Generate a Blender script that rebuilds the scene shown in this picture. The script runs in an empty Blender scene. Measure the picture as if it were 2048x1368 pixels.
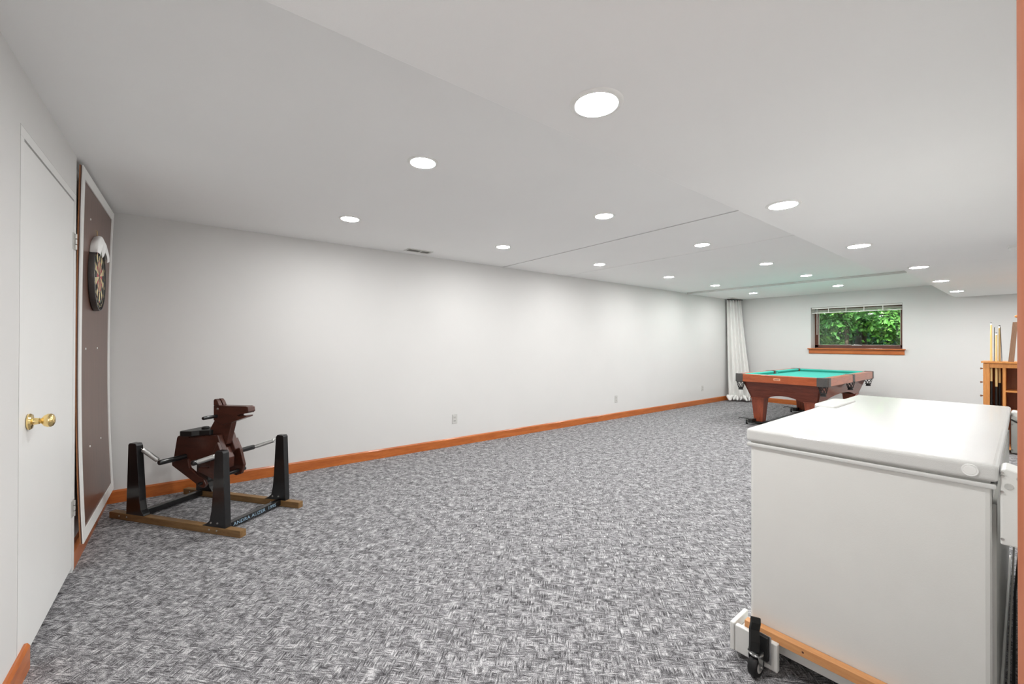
import bpy, bmesh, math, random
from mathutils import Vector, Matrix, noise
random.seed(7)
scene = bpy.context.scene
col = scene.collection
PI = math.pi

# ------------------------------------------------------------------ camera
YAW, PITCH, ROLL, FPX = math.radians(52.05), math.radians(0.223), math.radians(0.151), 827.05
F = Vector((math.cos(YAW) * math.cos(PITCH), math.sin(YAW) * math.cos(PITCH), math.sin(PITCH)))
Rt = Vector((math.sin(YAW), -math.cos(YAW), 0)); Up = Rt.cross(F)
R2 = Rt * math.cos(ROLL) + Up * math.sin(ROLL); U2 = -Rt * math.sin(ROLL) + Up * math.cos(ROLL)
cam = bpy.data.cameras.new('camera'); cam_o = bpy.data.objects.new('camera', cam); col.objects.link(cam_o)
mw = Matrix((R2, U2, -F)).transposed().to_4x4(); mw.translation = (0, 0, 1.268); cam_o.matrix_world = mw
cam.sensor_width = 36; cam.lens = FPX / 2048 * 36; cam.clip_start = 0.02; cam.clip_end = 200
scene.camera = cam_o

# ------------------------------------------------------------------ sky, sun, exposure
LENS_W = 105.0
world = bpy.data.worlds.new('world'); scene.world = world; world.use_nodes = True
wn = world.node_tree; bgn = wn.nodes['Background']
sky = wn.nodes.new('ShaderNodeTexSky'); sky.sky_type = 'NISHITA'; sky.sun_disc = False
sky.sun_elevation = math.radians(50); sky.sun_rotation = math.radians(250); sky.air_density = 1.0; sky.dust_density = 2.0
wn.links.new(sky.outputs[0], bgn.inputs[0]); bgn.inputs[1].default_value = 0.22
sun = bpy.data.lights.new('sun', 'SUN'); sun.energy = 3.4; sun.angle = math.radians(1.0); sun.color = (1.0, 0.95, 0.86)
sun_o = bpy.data.objects.new('sun', sun); col.objects.link(sun_o); sun_o.location = (-10, -5, 20)
sun_o.rotation_euler = Vector((0.62, 0.25, -0.75)).to_track_quat('-Z', 'Y').to_euler()
vs = scene.view_settings; vs.view_transform = 'Standard'; vs.look = 'None'; vs.gamma = 1.0; vs.use_curve_mapping = False
vs.exposure = 1.45

# ------------------------------------------------------------------ materials
def lin(c):
    return tuple(((v / 255) / 12.92 if v / 255 <= 0.04045 else (((v / 255) + 0.055) / 1.055) ** 2.4) for v in c) + (1.0,)
MATS = {}
def new_mat(name):
    m = bpy.data.materials.new(name); m.use_nodes = True; MATS[name] = m
    return m, m.node_tree, m.node_tree.nodes['Principled BSDF']
def plain(name, rgb, rough=0.5, metal=0.0, var=0.04, scale=30.0, bump=0.0, spec=0.5, bscale=None, coat=0.0):
    m, nt, b = new_mat(name)
    tc = nt.nodes.new('ShaderNodeTexCoord')
    ns = nt.nodes.new('ShaderNodeTexNoise'); ns.inputs['Scale'].default_value = scale; ns.inputs['Detail'].default_value = 4
    nt.links.new(tc.outputs['Object'], ns.inputs['Vector'])
    rp = nt.nodes.new('ShaderNodeValToRGB'); c = lin(rgb)
    rp.color_ramp.elements[0].position = 0.3; rp.color_ramp.elements[1].position = 0.7
    rp.color_ramp.elements[0].color = tuple(max(0, v * (1 - var)) for v in c[:3]) + (1,)
    rp.color_ramp.elements[1].color = tuple(min(1, v * (1 + var)) for v in c[:3]) + (1,)
    nt.links.new(ns.outputs['Fac'], rp.inputs['Fac']); nt.links.new(rp.outputs['Color'], b.inputs['Base Color'])
    b.inputs['Roughness'].default_value = rough; b.inputs['Metallic'].default_value = metal
    b.inputs['Specular IOR Level'].default_value = spec; b.inputs['Coat Weight'].default_value = coat
    if bump:
        n2 = nt.nodes.new('ShaderNodeTexNoise'); n2.inputs['Scale'].default_value = bscale or scale * 6; n2.inputs['Detail'].default_value = 3
        nt.links.new(tc.outputs['Object'], n2.inputs['Vector'])
        bp = nt.nodes.new('ShaderNodeBump'); bp.inputs['Strength'].default_value = bump; bp.inputs['Distance'].default_value = 0.004
        nt.links.new(n2.outputs['Fac'], bp.inputs['Height']); nt.links.new(bp.outputs['Normal'], b.inputs['Normal'])
    return m
def wood(name, a, b_, stretch=(1, 12, 12), scale=3.0, rough=0.4, coat=0.15, contrast=(0.3, 0.72)):
    m, nt, b = new_mat(name)
    tc = nt.nodes.new('ShaderNodeTexCoord'); mp = nt.nodes.new('ShaderNodeMapping'); mp.inputs['Scale'].default_value = stretch
    nt.links.new(tc.outputs['Object'], mp.inputs['Vector'])
    n1 = nt.nodes.new('ShaderNodeTexNoise'); n1.inputs['Scale'].default_value = scale; n1.inputs['Detail'].default_value = 6; n1.inputs['Distortion'].default_value = 0.6
    n2 = nt.nodes.new('ShaderNodeTexNoise'); n2.inputs['Scale'].default_value = scale * 7; n2.inputs['Detail'].default_value = 3
    nt.links.new(mp.outputs[0], n1.inputs['Vector']); nt.links.new(mp.outputs[0], n2.inputs['Vector'])
    mx = nt.nodes.new('ShaderNodeMath'); mx.operation = 'MULTIPLY_ADD'; mx.inputs[1].default_value = 0.35
    nt.links.new(n2.outputs['Fac'], mx.inputs[0])
    m2 = nt.nodes.new('ShaderNodeMath'); m2.operation = 'MULTIPLY'; m2.inputs[1].default_value = 0.65
    nt.links.new(n1.outputs['Fac'], m2.inputs[0]); nt.links.new(m2.outputs[0], mx.inputs[2])
    rp = nt.nodes.new('ShaderNodeValToRGB'); rp.color_ramp.elements[0].position, rp.color_ramp.elements[1].position = contrast
    rp.color_ramp.elements[0].color = lin(a); rp.color_ramp.elements[1].color = lin(b_)
    nt.links.new(mx.outputs[0], rp.inputs['Fac']); nt.links.new(rp.outputs['Color'], b.inputs['Base Color'])
    b.inputs['Roughness'].default_value = rough; b.inputs['Coat Weight'].default_value = coat; b.inputs['Coat Roughness'].default_value = 0.15
    return m

plain('wall_paint', (220, 219, 217), 0.75, var=0.012, scale=2.0, bump=0.05, bscale=180)
plain('ceiling_paint', (248, 248, 247), 0.8, var=0.01, scale=1.5, bump=0.04, bscale=160)
plain('door_paint', (240, 240, 238), 0.35, var=0.008, scale=4, bump=0.02, bscale=90)
plain('trim_white', (243, 243, 240), 0.4, var=0.01)
plain('dark_void', (22, 21, 20), 0.9)
plain('appliance_white', (214, 214, 211), 0.22, var=0.01, scale=20, bump=0.22, bscale=420, coat=0.3)
plain('appliance_side', (232, 232, 228), 0.4, var=0.012, scale=8, bump=0.06, bscale=300)
plain('appliance_grey', (196, 196, 192), 0.4, var=0.02)
plain('black_paint', (20, 20, 21), 0.3, var=0.3, scale=40, coat=0.3)
plain('black_plastic', (24, 25, 25), 0.4, var=0.1, scale=60)
plain('rubber', (17, 17, 18), 0.55)
plain('steel', (190, 190, 188), 0.28, 1.0, var=0.05)
plain('spring_steel', (196, 196, 194), 0.32, 0.9, var=0.1, scale=80)
plain('brass', (242, 214, 150), 0.16, 1.0, var=0.03)
plain('outlet_plastic', (204, 203, 199), 0.35, var=0.01)
plain('slot_dark', (60, 58, 55), 0.6)
plain('leather', (78, 75, 73), 0.45, var=0.1, scale=60, bump=0.2)
plain('net_leather', (30, 29, 29), 0.5, var=0.1, scale=60)
plain('felt', (76, 178, 164), 0.95, var=0.05, scale=300, spec=0.1)
plain('curtain_cloth', (240, 239, 236), 0.9, var=0.02, scale=6)
plain('white_cloth', (244, 244, 242), 0.85, var=0.02, scale=40, bump=0.2, bscale=300)
plain('blind_white', (236, 234, 229), 0.5, var=0.02)
plain('vent_metal', (222, 221, 216), 0.45, var=0.01)
plain('track_grey', (204, 204, 200), 0.5, var=0.02)
plain('board_band', (92, 88, 86), 0.4, 0.3, var=0.12, scale=14)
plain('sisal_black', (28, 27, 25), 0.85, var=0.2, scale=200)
plain('sisal_cream', (222, 206, 160), 0.85, var=0.06, scale=200)
plain('sisal_red', (190, 88, 94), 0.8, var=0.08, scale=200)
plain('sisal_green', (40, 108, 70), 0.8, var=0.08, scale=200)
plain('letter_ink', (150, 178, 198), 0.6, var=0.05)
plain('plate_copper', (228, 172, 138), 0.4, 0.2, var=0.06, scale=200)
plain('hinge_grey', (200, 199, 195), 0.4, 0.5, var=0.03)
plain('trunk_bark', (86, 74, 62), 0.95, var=0.35, scale=14, bump=0.6, bscale=40)
plain('cord_grey', (150, 148, 143), 0.5)
wood('stain_orange', (166, 84, 30), (206, 118, 54), (1.2, 10, 10), 2.5, 0.38, 0.25)
wood('stain_orange_y', (166, 84, 30), (206, 118, 54), (10, 1.2, 10), 2.5, 0.38, 0.25)
wood('casing_wood', (200, 118, 86), (218, 144, 112), (14, 14, 1.0), 2.5, 0.22, 0.6)
wood('panel_brown', (88, 60, 50), (112, 79, 66), (14, 14, 0.8), 3.0, 0.35, 0.2)
wood('ply_edge', (150, 96, 58), (188, 128, 84), (4, 4, 4), 6.0, 0.6, 0)
wood('pine', (206, 140, 84), (232, 172, 116), (14, 1.5, 14), 3.0, 0.5, 0.1)
wood('lumber', (106, 76, 42), (150, 116, 72), (1.5, 14, 14), 3.5, 0.55, 0.05)
wood('mahogany', (52, 24, 16), (88, 46, 33), (2, 10, 10), 3.0, 0.36, 0.3)
wood('pool_rail', (146, 66, 32), (190, 100, 58), (10, 1.4, 10), 3.0, 0.32, 0.35)
wood('pool_rail_x', (146, 70, 38), (190, 106, 66), (1.4, 10, 10), 3.0, 0.32, 0.35)
wood('pool_body', (92, 40, 26), (140, 70, 50), (10, 1.2, 12), 3.0, 0.36, 0.3)
wood('pool_body_x', (96, 46, 30), (140, 78, 58), (1.2, 10, 12), 3.0, 0.36, 0.3)
wood('pool_leg', (112, 46, 26), (168, 84, 54), (12, 12, 1.2), 3.0, 0.34, 0.3)
wood('honey_oak', (196, 122, 56), (226, 158, 88), (10, 10, 1.2), 3.0, 0.4, 0.2)
wood('honey_oak_dark', (120, 68, 34), (152, 92, 52), (10, 10, 1.2), 3.0, 0.5, 0.1)
wood('cue_maple', (222, 190, 122), (240, 214, 156), (20, 20, 1), 3.0, 0.3, 0.3)
wood('frame_brown', (84, 46, 34), (112, 66, 48), (8, 1.5, 8), 3.0, 0.4, 0.2)
wood('weathered', (120, 88, 66), (158, 122, 96), (12, 12, 1), 3.0, 0.6, 0)

def carpet():
    m, nt, b = new_mat('carpet')
    L = nt.links; N = nt.nodes.new
    tc = N('ShaderNodeTexCoord')
    rot = N('ShaderNodeMapping'); rot.inputs['Rotation'].default_value = (0, 0, math.radians(45))
    L.new(tc.outputs['Object'], rot.inputs['Vector'])
    def streak(sc, detail=2.5):
        mp = N('ShaderNodeMapping'); mp.inputs['Scale'].default_value = sc; L.new(rot.outputs[0], mp.inputs['Vector'])
        n = N('ShaderNodeTexNoise'); n.inputs['Scale'].default_value = 1; n.inputs['Detail'].default_value = detail; n.inputs['Roughness'].default_value = 0.6
        L.new(mp.outputs[0], n.inputs['Vector']); return n.outputs['Fac']
    def math_(op, a, b_, clamp=False):
        k = N('ShaderNodeMath'); k.operation = op; k.use_clamp = clamp
        for i, v in enumerate((a, b_)):
            if isinstance(v, (int, float)): k.inputs[i].default_value = v
            else: L.new(v, k.inputs[i])
        return k.outputs[0]
    s1 = streak((20, 170, 1)); s2 = streak((160, 20, 1))
    sel = streak((26, 26, 1), 1.0)
    selc = math_('MULTIPLY', math_('SUBTRACT', sel, 0.45), 9.0, True)
    mix = N('ShaderNodeMix'); mix.data_type = 'FLOAT'; L.new(selc, mix.inputs[0]); L.new(s1, mix.inputs[2]); L.new(s2, mix.inputs[3])
    fine = streak((330, 330, 1), 1.5); patch = streak((14, 14, 1), 2.0); blk = streak((28, 40, 1), 1.0)
    v = math_('ADD', math_('MULTIPLY', mix.outputs[0], 0.95), math_('MULTIPLY', fine, 0.75))
    v = math_('ADD', v, math_('MULTIPLY', patch, 0.30)); v = math_('ADD', v, math_('MULTIPLY', blk, 0.30))
    v = math_('ADD', math_('MULTIPLY', math_('SUBTRACT', v, 1.15), 1.35), 0.5)
    rp = N('ShaderNodeValToRGB'); cr = rp.color_ramp
    cr.elements[0].position = 0.24; cr.elements[0].color = lin((62, 61, 63)); cr.elements[1].position = 0.80; cr.elements[1].color = lin((218, 217, 218))
    e = cr.elements.new(0.5); e.color = lin((130, 129, 131))
    L.new(v, rp.inputs['Fac']); L.new(rp.outputs['Color'], b.inputs['Base Color'])
    b.inputs['Roughness'].default_value = 0.95; b.inputs['Specular IOR Level'].default_value = 0.1
    bp = N('ShaderNodeBump'); bp.inputs['Strength'].default_value = 0.5; bp.inputs['Distance'].default_value = 0.006
    L.new(v, bp.inputs['Height']); L.new(bp.outputs['Normal'], b.inputs['Normal'])
carpet()
m, nt, b = new_mat('lamp_lens'); b.inputs['Base Color'].default_value = (1, 1, 1, 1)
b.inputs['Emission Color'].default_value = (1.0, 0.997, 0.99, 1); b.inputs['Emission Strength'].default_value = LENS_W
m, nt, b = new_mat('window_glass')
out = nt.nodes['Material Output']; tr = nt.nodes.new('ShaderNodeBsdfTransparent'); tr.inputs[0].default_value = (0.96, 0.98, 0.96, 1)
gl = nt.nodes.new('ShaderNodeBsdfGlossy'); gl.inputs['Roughness'].default_value = 0.02
fr = nt.nodes.new('ShaderNodeFresnel'); fr.inputs[0].default_value = 1.5; mxs = nt.nodes.new('ShaderNodeMixShader')
nt.links.new(fr.outputs[0], mxs.inputs[0]); nt.links.new(tr.outputs[0], mxs.inputs[1]); nt.links.new(gl.outputs[0], mxs.inputs[2]); nt.links.new(mxs.outputs[0], out.inputs[0])
def leaf_mat(name, a, b_):
    m, nt, b = new_mat(name)
    tc = nt.nodes.new('ShaderNodeTexCoord'); n = nt.nodes.new('ShaderNodeTexNoise'); n.inputs['Scale'].default_value = 1.6; n.inputs['Detail'].default_value = 6
    nt.links.new(tc.outputs['Object'], n.inputs['Vector'])
    rp = nt.nodes.new('ShaderNodeValToRGB'); rp.color_ramp.elements[0].position = 0.35; rp.color_ramp.elements[1].position = 0.65
    rp.color_ramp.elements[0].color = lin(a); rp.color_ramp.elements[1].color = lin(b_)
    nt.links.new(n.outputs['Fac'], rp.inputs['Fac']); nt.links.new(rp.outputs['Color'], b.inputs['Base Color'])
    b.inputs['Roughness'].default_value = 0.5; b.inputs['Transmission Weight'].default_value = 0.0
leaf_mat('leaf_mid', (30, 80, 30), (84, 142, 56)); leaf_mat('leaf_light', (56, 112, 38), (126, 172, 84)); leaf_mat('leaf_dark', (26, 84, 48), (70, 140, 88))
plain('grass', (84, 120, 52), 0.9, var=0.3, scale=6)

# ------------------------------------------------------------------ mesh helpers
class M:
    def __init__(s): s.bm = bmesh.new()
    def face(s, pts, mi=0):
        f = s.bm.faces.new([s.bm.verts.new(p) for p in pts]); f.material_index = mi; return f
    def box(s, x0, x1, y0, y1, z0, z1):
        r = bmesh.ops.create_cube(s.bm, size=1)
        for v in r['verts']:
            v.co = Vector((x0 + (v.co.x + .5) * (x1 - x0), y0 + (v.co.y + .5) * (y1 - y0), z0 + (v.co.z + .5) * (z1 - z0)))
        return s
    def hexa(s, bot, top):                       # two quads of 4 points
        a = [s.bm.verts.new(p) for p in bot]; c = [s.bm.verts.new(p) for p in top]
        s.bm.faces.new(a[::-1]); s.bm.faces.new(c)
        for i in range(4): s.bm.faces.new((a[i], a[(i + 1) % 4], c[(i + 1) % 4], c[i]))
        return s
    def prism(s, poly, fn, t0, t1):              # fn(u, v, t) -> point
        a = [s.bm.verts.new(fn(u, v, t0)) for u, v in poly]; c = [s.bm.verts.new(fn(u, v, t1)) for u, v in poly]
        s.bm.faces.new(a[::-1]); s.bm.faces.new(c); n = len(poly)
        for i in range(n): s.bm.faces.new((a[i], a[(i + 1) % n], c[(i + 1) % n], c[i]))
        return s
    def tube(s, pts, r, seg=8, caps=True, closed=False):
        pts = [Vector(p) for p in pts]; n = len(pts); rings = []; prev = None
        rr = r if isinstance(r, (list, tuple)) else [r] * n
        for i, p in enumerate(pts):
            if closed: t = pts[(i + 1) % n] - pts[i - 1]
            else: t = pts[min(i + 1, n - 1)] - pts[max(i - 1, 0)]
            t.normalize()
            if prev is None: u = t.orthogonal().normalized()
            else: u = (prev - t * prev.dot(t)); u = u.normalized() if u.length > 1e-6 else t.orthogonal().normalized()
            prev = u; w = t.cross(u)
            rings.append([s.bm.verts.new(p + (u * math.cos(2 * PI * k / seg) + w * math.sin(2 * PI * k / seg)) * rr[i]) for k in range(seg)])
        for i in range(n if closed else n - 1):
            A, B = rings[i], rings[(i + 1) % n]
            for k in range(seg): s.bm.faces.new((A[k], A[(k + 1) % seg], B[(k + 1) % seg], B[k]))
        if caps and not closed: s.bm.faces.new(rings[0][::-1]); s.bm.faces.new(rings[-1])
        return s
    def lathe(s, prof, o, axis, seg=24):         # prof: (radius, along)
        ax = Vector(axis).normalized(); u = ax.orthogonal().normalized(); w = ax.cross(u); o = Vector(o); rings = []
        for r, a in prof:
            if r < 1e-6: rings.append([s.bm.verts.new(o + ax * a)])
            else: rings.append([s.bm.verts.new(o + ax * a + (u * math.cos(2 * PI * k / seg) + w * math.sin(2 * PI * k / seg)) * r) for k in range(seg)])
        for A, B in zip(rings, rings[1:]):
            for k in range(seg):
                k2 = (k + 1) % seg
                if len(A) == 1 and len(B) == 1: continue
                if len(A) == 1: s.bm.faces.new((A[0], B[k2], B[k]))
                elif len(B) == 1: s.bm.faces.new((A[k], A[k2], B[0]))
                else: s.bm.faces.new((A[k], A[k2], B[k2], B[k]))
        return s
    def mesh(s, name):
        bmesh.ops.recalc_face_normals(s.bm, faces=s.bm.faces); me = bpy.data.meshes.new(name); s.bm.to_mesh(me); s.bm.free(); return me
def obj(name, mb, mat, parent=None, smooth=False, bevel=0, label=None, bseg=2):
    me = mb.mesh(name) if isinstance(mb, M) else mb
    for k in (mat if isinstance(mat, (list, tuple)) else [mat]): me.materials.append(MATS[k])
    o = bpy.data.objects.new(name, me); col.objects.link(o)
    if parent: o.parent = parent
    if smooth:
        for p in me.polygons: p.use_smooth = True
        try: me.set_sharp_from_angle(angle=math.radians(42))
        except Exception: pass
    if bevel:
        bv = o.modifiers.new('bevel', 'BEVEL'); bv.width = bevel; bv.segments = bseg; bv.limit_method = 'ANGLE'; bv.angle_limit = math.radians(35)
    if label: o['label'] = label
    return o
def tag(o, label, cat, group=None):
    o['label'] = label; o['category'] = cat
    if group: o['group'] = group
    return o
def thing(name, label, cat, loc=(0, 0, 0), rz=0.0, group=None):
    o = bpy.data.objects.new(name, None); col.objects.link(o); o.location = loc; o.rotation_euler = (0, 0, rz); o.empty_display_size = 0.1
    return tag(o, label, cat, group)
def struct(o, label=None):
    o['kind'] = 'structure'
    if label: o['label'] = label
    return o
def sroot(name, loc=(0, 0, 0), label=None):
    o = bpy.data.objects.new(name, None); col.objects.link(o); o.location = loc; return struct(o, label)
def copy_tree(o, parent=None):
    c = o.copy(); col.objects.link(c); c.parent = parent
    for ch in list(o.children): copy_tree(ch, c)
    return c
XZ = lambda u, v, t: (u, t, v)      # profile in x-z, extruded along y
YZ = lambda u, v, t: (t, u, v)      # profile in y-z, extruded along x
XY = lambda u, v, t: (u, v, t)

# ------------------------------------------------------------------ the room
XL, XF, H, HS, H2, YR = -0.50, 10.0, 2.30, 2.053, 2.287, -1.4
WA, WB = 4.52, 4.41
def wy(x): return WA + (WB - WA) * (x - XL) / (XF - XL)
struct(obj('floor', M().box(XL - .3, XF + .3, YR - .2, 4.9, -0.12, 0), 'carpet'), 'grey crosshatched wall-to-wall carpet')
# long wall, slightly out of square
struct(obj('wall_back', M().hexa([(XL - .3, wy(XL - .3), 0), (XF + .36, wy(XF + .3), 0), (XF + .36, 4.9, 0), (XL - .3, 4.9, 0)],
       [(XL - .3, wy(XL - .3), H + .2), (XF + .36, wy(XF + .3), H + .2), (XF + .36, 4.9, H + .2), (XL - .3, 4.9, H + .2)]), 'wall_paint'), 'long blank off-white wall')
WY0, WY1, WZ0, WZ1 = 1.530, 2.905, 1.165, 2.015     # window opening
w = M(); w.box(XF, XF + .36, YR - .2, WY0, 0, H + .2); w.box(XF, XF + .36, WY1, wy(XF) + .02, 0, H + .2)
w.box(XF, XF + .36, WY0, WY1, 0, WZ0); w.box(XF, XF + .36, WY0, WY1, WZ1, H + .2)
struct(obj('wall_far', w, 'wall_paint'), 'far off-white wall with the basement window')
DY0, DY1, DZ1 = 2.385, 3.255, 2.045                  # door opening (slab zone)
JY0, JY1, JZ1 = 2.345, 3.305, 2.085                  # outer edge of the flush frame
w = M(); w.box(XL - .20, XL, YR - .2, JY0 - .006, 0, H + .2); w.box(XL - .20, XL, JY0 - .006, JY1, JZ1, H + .2)
w.box(XL - .22, XL - .035, JY1, 4.60, 0, H + .2); w.box(XL - .22, XL - .16, JY0 - .02, JY1 + .02, 0, JZ1 + .02)
struct(obj('wall_left', w, 'wall_paint'), 'near left off-white wall around the flush door')
struct(obj('wall_right', M().box(XL - .2, XF + .3, YR - .2, YR, 0, H + .2), 'wall_paint'))
struct(obj('wall_partition', M().box(.53, .66, YR, -.035, 0, HS).box(.66, 4.6, -.22, -.10, 0, HS), 'wall_paint'))
# ceiling: a backing slab with separate boards below it, open seams between
struct_c = struct(obj('ceiling', M().box(XL - .2, XF + .3, YR - .2, 4.9, H + .03, H + .2), 'dark_void'), 'white flat ceiling of large boards with dark seams')
def cpanel(x0, x1, z=H): obj('ceiling_panel', M().box(x0, x1, .4, 4.85, z, H + .031), 'ceiling_paint', struct_c)
cpanel(XL - .1, 3.322); cpanel(3.346, 4.493); cpanel(4.504, 7.88); cpanel(7.88, XF + .1, H2)
w = M(); w.box(XL - .1, 5.86, YR - .1, 1.098, HS, H + .01); w.box(5.86, XF + .05, YR - .1, .90, HS, H + .01)
struct(obj('ceiling_soffit', w, 'ceiling_paint', bevel=.004), 'lowered white ceiling section on the right')
tr_ = sroot('trim_1', (7.868, 0, 0), 'grey ceiling curtain track running across the room')
obj('track_rail', M().box(-.012, .010, 1.16, 4.38, H2 - .020, H2 + .012), 'track_grey', tr_)
obj('track_lip', M().box(.011, .017, 1.19, 2.35, H2 - .024, H2 - .016), 'trim_white', tr_)
# baseboards
def base(name, p0, p1, nrm, h, t, mat):
    p0, p1, nrm = Vector(p0), Vector(p1), Vector(nrm)
    prof = [(0, 0), (t, 0), (t, h - .012), (t * .55, h), (0, h)]
    m_ = M(); a = [m_.bm.verts.new(p0 + nrm * u + Vector((0, 0, v))) for u, v in prof]; c = [m_.bm.verts.new(p1 + nrm * u + Vector((0, 0, v))) for u, v in prof]
    m_.bm.faces.new(a); m_.bm.faces.new(c[::-1])
    for i in range(5): m_.bm.faces.new((a[i], a[(i + 1) % 5], c[(i + 1) % 5], c[i]))
    return struct(obj(name, m_, mat), 'orange-brown stained wood baseboard')
base('baseboard_back', (XL - .03, wy(XL - .03), 0), (XF, wy(XF), 0), (0, -1, 0), .100, .015, 'stain_orange')
base('baseboard_far', (XF, YR, 0), (XF, 4.39, 0), (-1, 0, 0), .098, .015, 'stain_orange_y')
base('baseboard_left', (XL, YR, 0), (XL, JY0 - .008 + .09, 0), (1, 0, 0), .100, .016, 'stain_orange_y')
base('baseboard_left', (XL - .035, JY1 + .012, 0), (XL - .035, 4.505, 0), (1, 0, 0), .105, .032, 'stain_orange_y')
# door: flush white slab in a flush frame
d = sroot('door_1', (XL, DY0, 0), 'flush white door with a brass knob and exposed hinges')
def dl(x): return x
obj('slab', M().box(-.042, -.001, .006, DY1 - DY0 - .004, .040, DZ1 - .008), 'door_paint', d, bevel=.002)
w = M(); w.box(-.15, 0, JY0 - DY0, .002, .012, DZ1); w.box(-.15, 0, DY1 - DY0, JY1 - DY0, .012, DZ1); w.box(-.15, 0, JY0 - DY0, JY1 - DY0, DZ1 + .0005, JZ1 - .001)
obj('door_frame', w, 'door_paint', d)
kz = .955; ky = 2.455 - DY0
kn = obj('knob', M().lathe([(0, .001), (.031, .001), (.032, .006), (.028, .012), (.014, .015), (.012, .028), (.0125, .030), (.010, .033), (.012, .037), (.022, .044), (.0265, .053), (.0265, .062), (.022, .069), (.012, .073), (0, .074)], (0, ky, kz), (1, 0, 0), 28), 'brass', d, smooth=True, label='polished brass door knob')
for z0 in (1.775, .318):
    hg = obj('hinge', M().box(-.001, .003, DY1 - DY0 - .030, DY1 - DY0 + .034, z0, z0 + .09), 'hinge_grey', d, bevel=.001, label='painted grey butt hinge')
    w = M()
    for k in range(3): w.tube([(.006, DY1 - DY0 + .002, z0 + .002 + k * .030), (.006, DY1 - DY0 + .002, z0 + .027 + k * .030)], .006, 10)
    obj('hinge_knuckle', w, 'hinge_grey', hg, smooth=True)
    obj('hinge_slot', M().box(.003, .0036, DY1 - DY0 + .012, DY1 - DY0 + .018, z0 + .018, z0 + .036).box(.003, .0036, DY1 - DY0 + .012, DY1 - DY0 + .018, z0 + .056, z0 + .074), 'slot_dark', hg)
# wood casing at the opening beside the camera
w = M(); pr = [(.500, -.030), (.492, -.004), (.494, .006), (.500, .0118), (.512, .0118), (.520, .006), (.556, .004), (.600, -.002), (.655, -.004), (.664, -.012), (.664, -.034), (.530, -.034)]
w.prism([(a_, b2) for a_, b2 in pr], XY, 0, HS)
struct(obj('trim_2', w, 'casing_wood', smooth=True), 'reddish varnished wood casing at the opening beside the camera')

# ------------------------------------------------------------------ window, blind, outdoors
wd = sroot('window_1', (XF, (WY0 + WY1) / 2, WZ0), 'small basement window with brown wood frame and orange sill')
hw = (WY1 - WY0) / 2; wh = WZ1 - WZ0
fx0, fx1 = .245, .32
obj('sash_stile', M().box(fx0, fx1, hw - .062, hw - .001, .045, wh - .002), 'frame_brown', wd, bevel=.003)
obj('sash_stile', M().box(fx0, fx1, -hw + .001, -hw + .062, .045, wh - .002), 'frame_brown', wd, bevel=.003)
obj('sash_rail', M().box(fx0, fx1, -hw + .001, hw - .001, .025, .092), 'frame_brown', wd, bevel=.003)
obj('sash_rail', M().box(fx0, fx1, -hw + .001, hw - .001, wh - .07, wh - .001), 'frame_brown', wd, bevel=.003)
obj('pane', M().box(.272, .278, -hw + .060, hw - .060, .090, wh - .068), 'window_glass', wd)
w = M()
w.box(.260, .271, -hw + .060, hw - .060, .088, .096); w.box(.260, .271, -hw + .060, -hw + .068, .09, wh - .07); w.box(.260, .271, hw - .068, hw - .060, .09, wh - .07)
obj('glazing_bead', w, 'blind_white', wd)
obj('sill', M().box(-.055, .32, -hw - .045, hw + .045, .004, .027), 'stain_orange_y', wd, bevel=.005)
obj('apron', M().prism([(-.020, -.001), (-.020, .0), (-.001, 0.004), (-.001, -.082), (-.014, -.082), (-.020, -.070)], XZ, -hw - .03, hw + .03), 'stain_orange_y', wd)
lt = obj('latch', M().box(.222, .246, -.075, .075, .080, .092).tube([(.226, -.05, .094), (.226, .02, .100), (.220, .055, .094)], .006, 8), 'steel', wd, label='metal crank operator on the window rail')
bl = thing('window_blind', 'raised white mini blind gathered at the top of the small window', 'blind', (XF + .045, (WY0 + WY1) / 2, WZ1 - .002))
obj('headrail', M().box(-.018, .018, -hw + .006, hw - .006, -.030, 0), 'blind_white', bl, bevel=.002)
for k in range(9):
    obj('slat', M().prism([(-.013, 0), (0, .0015), (.013, 0), (.013, .001), (0, .0026), (-.013, .001)], XZ, -hw + .012, hw - .012), 'blind_white', bl).location.z = -.050 - k * .0052
obj('bottom_rail', M().box(-.013, .013, -hw + .012, hw - .012, -.118, -.101), 'blind_white', bl, bevel=.002)
for yy in (-.42, -.15, .12, .40): obj('ladder_cord', M().box(-.0175, -.014, yy - .006, yy + .006, -.104, -.03), 'blind_white', bl)
obj('tilt_wand', M().tube([(-.022, hw - .10, -.03), (-.024, hw - .10, -.55)], .004, 6), 'blind_white', bl)

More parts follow.
